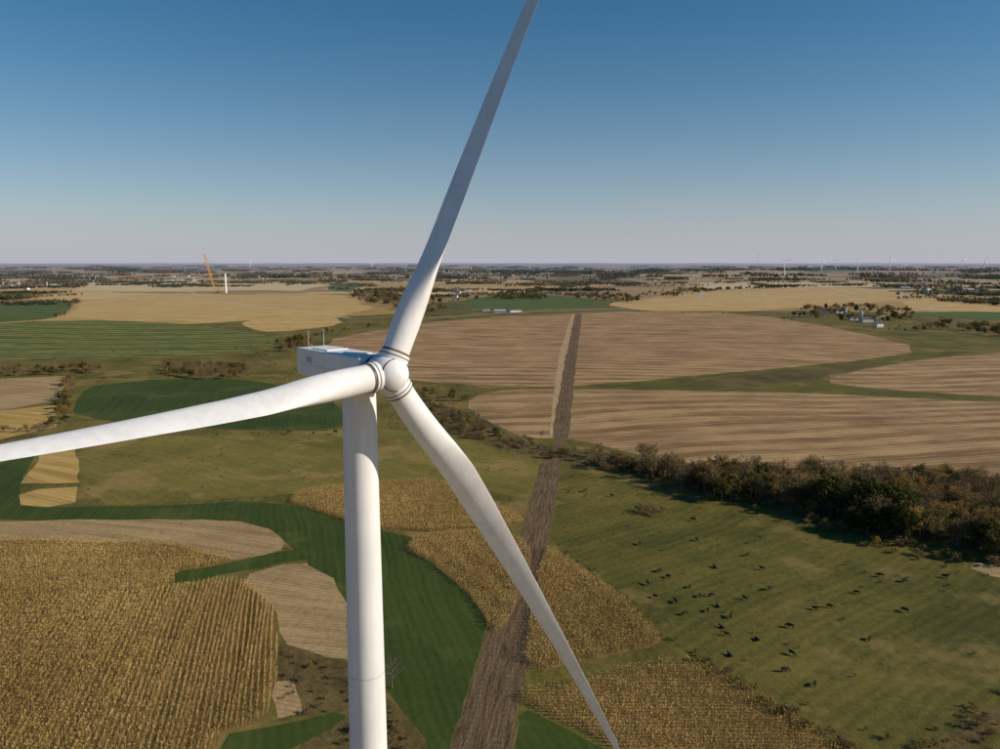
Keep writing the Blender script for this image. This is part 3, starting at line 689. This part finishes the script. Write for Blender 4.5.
# ------------------------------------------------------------------ buildings
M['siding']=simple('white_siding',(.70,.69,.66),.6,.3,nz=.05); M['barnred']=simple('barn_red',(.30,.06,.04)); M['metal']=simple('metal_siding',(.45,.47,.48),.5,.3,nz=.06)
M['roofd']=simple('shingle_roof',(.10,.095,.09)); M['roofm']=simple('metal_roof',(.42,.43,.45),.4,.4,nz=.05); M['glass']=simple('window_glass',(.03,.04,.05),.15,.5)
def house(name,u,v,w,d,h,rh,rot,wall,roof,nw=3):
    x,y,z=P(u,v)
    e=empty(name,(x,y,z),rot)
    V=[(-w/2,-d/2,-1),(w/2,-d/2,-1),(w/2,d/2,-1),(-w/2,d/2,-1),(-w/2,-d/2,h),(w/2,-d/2,h),(w/2,d/2,h),(-w/2,d/2,h),(-w/2,0,h+rh),(w/2,0,h+rh)]
    F=[(0,1,5,4),(2,3,7,6),(1,2,6,9,5),(3,0,4,8,7)]
    add('walls',V,F,[wall],parent=e)
    o=.5; V=[];F=[]
    for s in(-1,1):
        i=len(V); sl=rh/(d/2); zo=h-o*sl
        V+=[(-w/2-o,s*(d/2+o),zo+.03),(w/2+o,s*(d/2+o),zo+.03),(w/2+o,0,h+rh+.03),(-w/2-o,0,h+rh+.03),(-w/2-o,s*(d/2+o),zo+.25),(w/2+o,s*(d/2+o),zo+.25),(w/2+o,0,h+rh+.25),(-w/2-o,0,h+rh+.25)]
        F+=[tuple(i+k for k in q) for q in((0,1,2,3),(4,5,6,7),(0,1,5,4),(0,3,7,4),(1,2,6,5))]
    add('roof',V,F,[roof],parent=e)
    V=[];F=[]
    def slab(cx,cy,cz,sx,sy,sz):
        i=len(V)
        for a in(-1,1):
            for b in(-1,1):
                for c in(-1,1): V.append((cx+a*sx/2,cy+b*sy/2,cz+c*sz/2))
        F.extend([tuple(i+k for k in q) for q in((0,1,3,2),(4,5,7,6),(0,1,5,4),(2,3,7,6),(0,2,6,4),(1,3,7,5))])
    for s in(-1,1):
        for k in range(nw):
            cx=-w/2+w*(k+.5)/nw
            for st in range(max(1,int(h/2.9))): slab(cx,s*(d/2+.03),1.6+st*2.8,1.1,.06,1.3)
    add('windows',V,F,[M['glass']],parent=e); V=[];F=[]; slab(w/2+.03,0,1.1,.06,min(4,d*.3),2.4); add('door',V,F,[M['grey']],parent=e)
    if name=='farmhouse':
        V=[];F=[]; slab(w*.2,0,h+rh+.4,.8,.8,1.6); add('chimney',V,F,[M['barnred']],parent=e)
def silo(u,v,r=3,h=16,mat='metal'):
    e=empty('silo',P(u,v)); V=[];F=[]
    lathe(V,F,Vector((0,0,0)),Vector((0,0,1)),[(-1,r),(h,r),(h+.05,r+.1),(h+r*.5,r*.7),(h+r*.8,.01)],18); add('barrel',V,F,[M[mat]],smooth=False,parent=e)
    V=[];F=[]; tube(V,F,(r+.3,0,0),(r+.3,0,h),.3,.3,6,True); add('chute',V,F,[M['steel']],parent=e)
W=M
house('farmhouse',878,327,12,9,5.5,3.2,.3,W['siding'],W['roofd']); house('barn',866,322,20,11,5,3.5,.2,W['metal'],W['roofd'],4)
house('shed',853,320,14,9,4,2,.1,W['siding'],W['roofd'],2); house('farmhouse',823,314,13,9,5.5,3,0,W['siding'],W['roofd']); house('barn',838,313,18,11,5,3.5,.4,W['metal'],W['roofd'])
silo(861,319,2.6,12); silo(845,315,2.6,12,'concrete')
house('barn',500,313,20,11,4,2.5,0,W['metal'],W['roofm'],6); house('barn',515,312,22,12,4,2.5,.3,W['siding'],W['roofd'],5); house('farmhouse',486,311,13,9,6,3,0,W['siding'],W['roofd'])
rb=random.Random(5)
def cluster(u0,u1,v0,v1,n,big=.3):
    for _ in range(n):
        u,v=rb.uniform(u0,u1),rb.uniform(v0,v1); k=rb.random()
        if k<big: house('barn',u,v,rb.uniform(25,50),rb.uniform(14,20),5,3,rb.uniform(-.3,.3),W[rb.choice(['siding','metal','metal'])],W[rb.choice(['roofm','roofd','roofd'])],4)
        elif k<.9: house('farmhouse',u,v,rb.uniform(12,18),10,rb.uniform(5,6.5),3.2,rb.uniform(-.5,.5),W[rb.choice(['siding','siding','metal'])],W['roofd'])
        else: silo(u,v,3,16,rb.choice(['metal','concrete']))
cluster(436,560,269,278,34,.45); cluster(330,430,271,278,8); cluster(600,640,270,276,8,.6); cluster(0,30,283,290,7); cluster(150,200,273,283,6,.3)
cluster(875,1000,272,279,10,.3); cluster(900,1000,284,296,12,.1); cluster(640,860,271,284,10,.2); cluster(0,330,268,276,10,.3); cluster(445,475,288,300,5); cluster(890,925,284,292,4,0)
for fu,fv in [(24,276),(95,277),(128,283),(262,279),(395,283),(412,290),(545,286),(585,283),(655,281),(690,279),(775,283),(815,281),(850,286),(925,280),(955,283),(985,289),(965,292),(1010,283),(50,287),(930,296)]:
    house('farmhouse',fu,fv,13,10,5.5,3.2,rb.uniform(-.4,.4),W['siding'],W['roofd']); house('barn',fu+rb.uniform(2,5),fv-.3,rb.uniform(20,30),12,6,4,rb.uniform(-.3,.3),W[rb.choice(['siding','metal','barnred'])],W[rb.choice(['roofm','roofd'])],4)
    if rb.random()<.4: silo(fu-3,fv-.3,2.8,15,rb.choice(['metal','concrete']))
    x,y,_=P(fu,fv); fe=empty('farmyard_trees')
    for _ in range(15): put(rb.choice(TO+TB),'tree',x+rb.gauss(0,38),y+rb.gauss(5,40),rb.uniform(.8,1.5),fe)
x,y,z=P(471,271); e=empty('water_tower',(x,y,z)); V=[];F=[]
lathe(V,F,Vector((0,0,0)),Vector((0,0,1)),[(0,4),(3,2),(28,1.8),(31,3),(33,6),(36,7.5),(39,6.5),(41,3),(41.6,.01)],20); add('tank_and_stem',V,F,[M['whitefar']],smooth=True,parent=e)
V=[];F=[]; tube(V,F,(0,0,41),(0,0,44),.2,.2,6,True); add('finial',V,F,[M['steel']],parent=e)
x,y,z=P(757,281); e=empty('radio_mast',(x,y,z)); V=[];F=[]
hh_=150
for k in range(3): tube(V,F,(.9*math.cos(k*2.1),.9*math.sin(k*2.1),0),(.9*math.cos(k*2.1),.9*math.sin(k*2.1),hh_),.2,.2,5)
for i in range(60):
    a_=i%3; b_=(i+1)%3; tube(V,F,(.9*math.cos(a_*2.1),.9*math.sin(a_*2.1),i*2.5),(.9*math.cos(b_*2.1),.9*math.sin(b_*2.1),i*2.5+2.5),.1,.1,4)
for k in range(3): tube(V,F,(60*math.cos(k*2.1),60*math.sin(k*2.1),0),(0,0,hh_*.9),.05,.05,4)
add('mast_lattice',V,F,[M['steel']],parent=e)

# ------------------------------------------------------------------ cattle
M['hide']=simple('black_hide',(.028,.022,.018),.8,.2,nz=.3,sc=4,haze=False)
def cowmesh(kind):
    vs=[];rs=[];es=[]
    def v(p,r,par=None):
        vs.append(p);rs.append(r)
        if par is not None: es.append((par,len(vs)-1))
        return len(vs)-1
    dz=0 if kind!='lie' else -.62
    a=v((-.72,0,1.12+dz),.30); b=v((-.15,0,1.02+dz),.40,a); c=v((.45,0,1.03+dz),.37,b)
    if kind=='graze': n=v((.88,0,.98),.22,c);p=v((1.15,0,.55),.15,n);q=v((1.3,0,.3),.13,p);mz=v((1.42,0,.1),.085,q)
    else: n=v((.85,0,1.25+dz),.21,c);p=v((1.12,0,1.45+dz),.15,n);q=v((1.3,0,1.36+dz),.12,p);mz=v((1.52,0,1.22+dz),.085,q)
    for s in(-1,1):
        pp=vs[p]; v((pp[0]-.03,s*.24,pp[2]+.03),.035,p)
        if kind=='lie':
            h1=v((-.65,s*.36,.4),.17,a);k1=v((-.3,s*.5,.3),.10,h1);k2=v((-.75,s*.52,.1),.06,k1);v((-.35,s*.55,.05),.05,k2)
            f1=v((.5,s*.26,.3),.13,c);f2=v((.85,s*.3,.16),.07,f1);v((.5,s*.32,.06),.05,f2)
        else:
            h1=v((-.78,s*.2,.92),.17,a);k1=v((-.6,s*.22,.7),.12,h1);k2=v((-.9,s*.2,.42),.065,k1);k3=v((-.83,s*.2,.12),.045,k2);v((-.78,s*.2,.03),.055,k3)
            o=.12*s; f1=v((.48,s*.2,.8),.13,c);f2=v((.5+o,s*.2,.42),.07,f1);f3=v((.5+o,s*.2,.12),.045,f2);v((.53+o,s*.2,.03),.055,f3)
    t1=v((-1.0,0,1.2+dz),.05,a);v((-1.1,.03,max(.1,.62+dz)),.03,t1)
    me=bpy.data.meshes.new('cow_mesh');me.from_pydata(vs,es,[]);o=bpy.data.objects.new('cow_tmp',me);COL.objects.link(o)
    o.modifiers.new('s','SKIN')
    for i,r_ in enumerate(rs): me.skin_vertices[0].data[i].radius=(r_,r_)
    me.skin_vertices[0].data[0].use_root=True
    o.modifiers.new('b','SUBSURF').levels=1
    dg=bpy.context.evaluated_depsgraph_get(); r_=bpy.data.meshes.new_from_object(o.evaluated_get(dg)); bpy.data.objects.remove(o)
    r_.materials.clear(); r_.materials.append(M['hide'])
    for pl in r_.polygons: pl.use_smooth=True
    return r_
CM=[cowmesh('stand'),cowmesh('graze'),cowmesh('lie')]
cows=[(697,541),(668,578),(660,572),(715,568),(747,556),(700,597),(712,597),(718,607),(731,618),(745,600),(770,590),(790,628),(815,610),(830,608),(857,594),(880,577),(905,582),(945,578),(815,686),(785,672),(792,655),(757,640),(730,656),(727,636),(690,588),(685,615),(655,598),(762,570),(693,521),(640,545),(585,492),(612,497),(722,628),(708,612),(676,603),(648,585),(918,560),(870,640),(905,612)]
for u,v in cows:
    x,y,z=P(u,v); o=bpy.data.objects.new('cow',random.choices(CM,[3,4,2])[0]); COL.objects.link(o); o.location=(x,y,z); o.rotation_euler=(0,0,random.uniform(0,6.28)); s=random.uniform(.85,1.08); o.scale=(s,s,s)
print('cows',time.time()-T0)

# ------------------------------------------------------------------ camera, sun, sky
cd=bpy.data.cameras.new('camera'); cam=bpy.data.objects.new('camera',cd); COL.objects.link(cam)
cam.location=(0,0,H); cam.rotation_euler=(math.pi/2-PITCH,0,0); cd.sensor_width=36; cd.lens=FPX/1000*36; cd.clip_start=.5; cd.clip_end=200000
scene.camera=cam
EL,AZ=D(27),D(100)
sd=Vector((math.sin(AZ)*math.cos(EL),math.cos(AZ)*math.cos(EL),math.sin(EL)))
ld=bpy.data.lights.new('sun','SUN'); ld.energy=5.0; ld.angle=D(.5); ld.color=(1,.88,.71)
lo=bpy.data.objects.new('sun',ld); COL.objects.link(lo); lo.rotation_euler=sd.to_track_quat('Z','Y').to_euler(); lo.location=(0,0,300)
w=bpy.data.worlds.new('World'); scene.world=w; w.use_nodes=True; t=NT(w.node_tree)
sk=t.node('ShaderNodeTexSky',sky_type='NISHITA'); sk.sun_disc=False; sk.sun_elevation=EL; sk.sun_rotation=AZ
sk.altitude=600; sk.air_density=1.0; sk.dust_density=.3; sk.ozone_density=3.0
hs=t.node('ShaderNodeHueSaturation'); hs.inputs['Hue'].default_value=.491; hs.inputs['Saturation'].default_value=1.34; hs.inputs['Value'].default_value=.98; t.l.new(sk.outputs[0],hs.inputs['Color'])
tc=t.node('ShaderNodeTexCoord'); sx=t.node('ShaderNodeSeparateXYZ'); t.l.new(tc.outputs['Generated'],sx.inputs[0])
f=t.m('MULTIPLY',t.m('EXPONENT',t.m('MULTIPLY',t.m('MAXIMUM',sx.outputs[2],0.0),-10.5)),.95)
c=t.mix(f,hs.outputs[0],(5.7,5.8,6.8))
bg=t.n['Background']; t.l.new(c,bg.inputs[0]); bg.inputs[1].default_value=.078
scene.view_settings.view_transform='Standard'; scene.view_settings.look='None'; scene.view_settings.exposure=0
print('total',time.time()-T0)
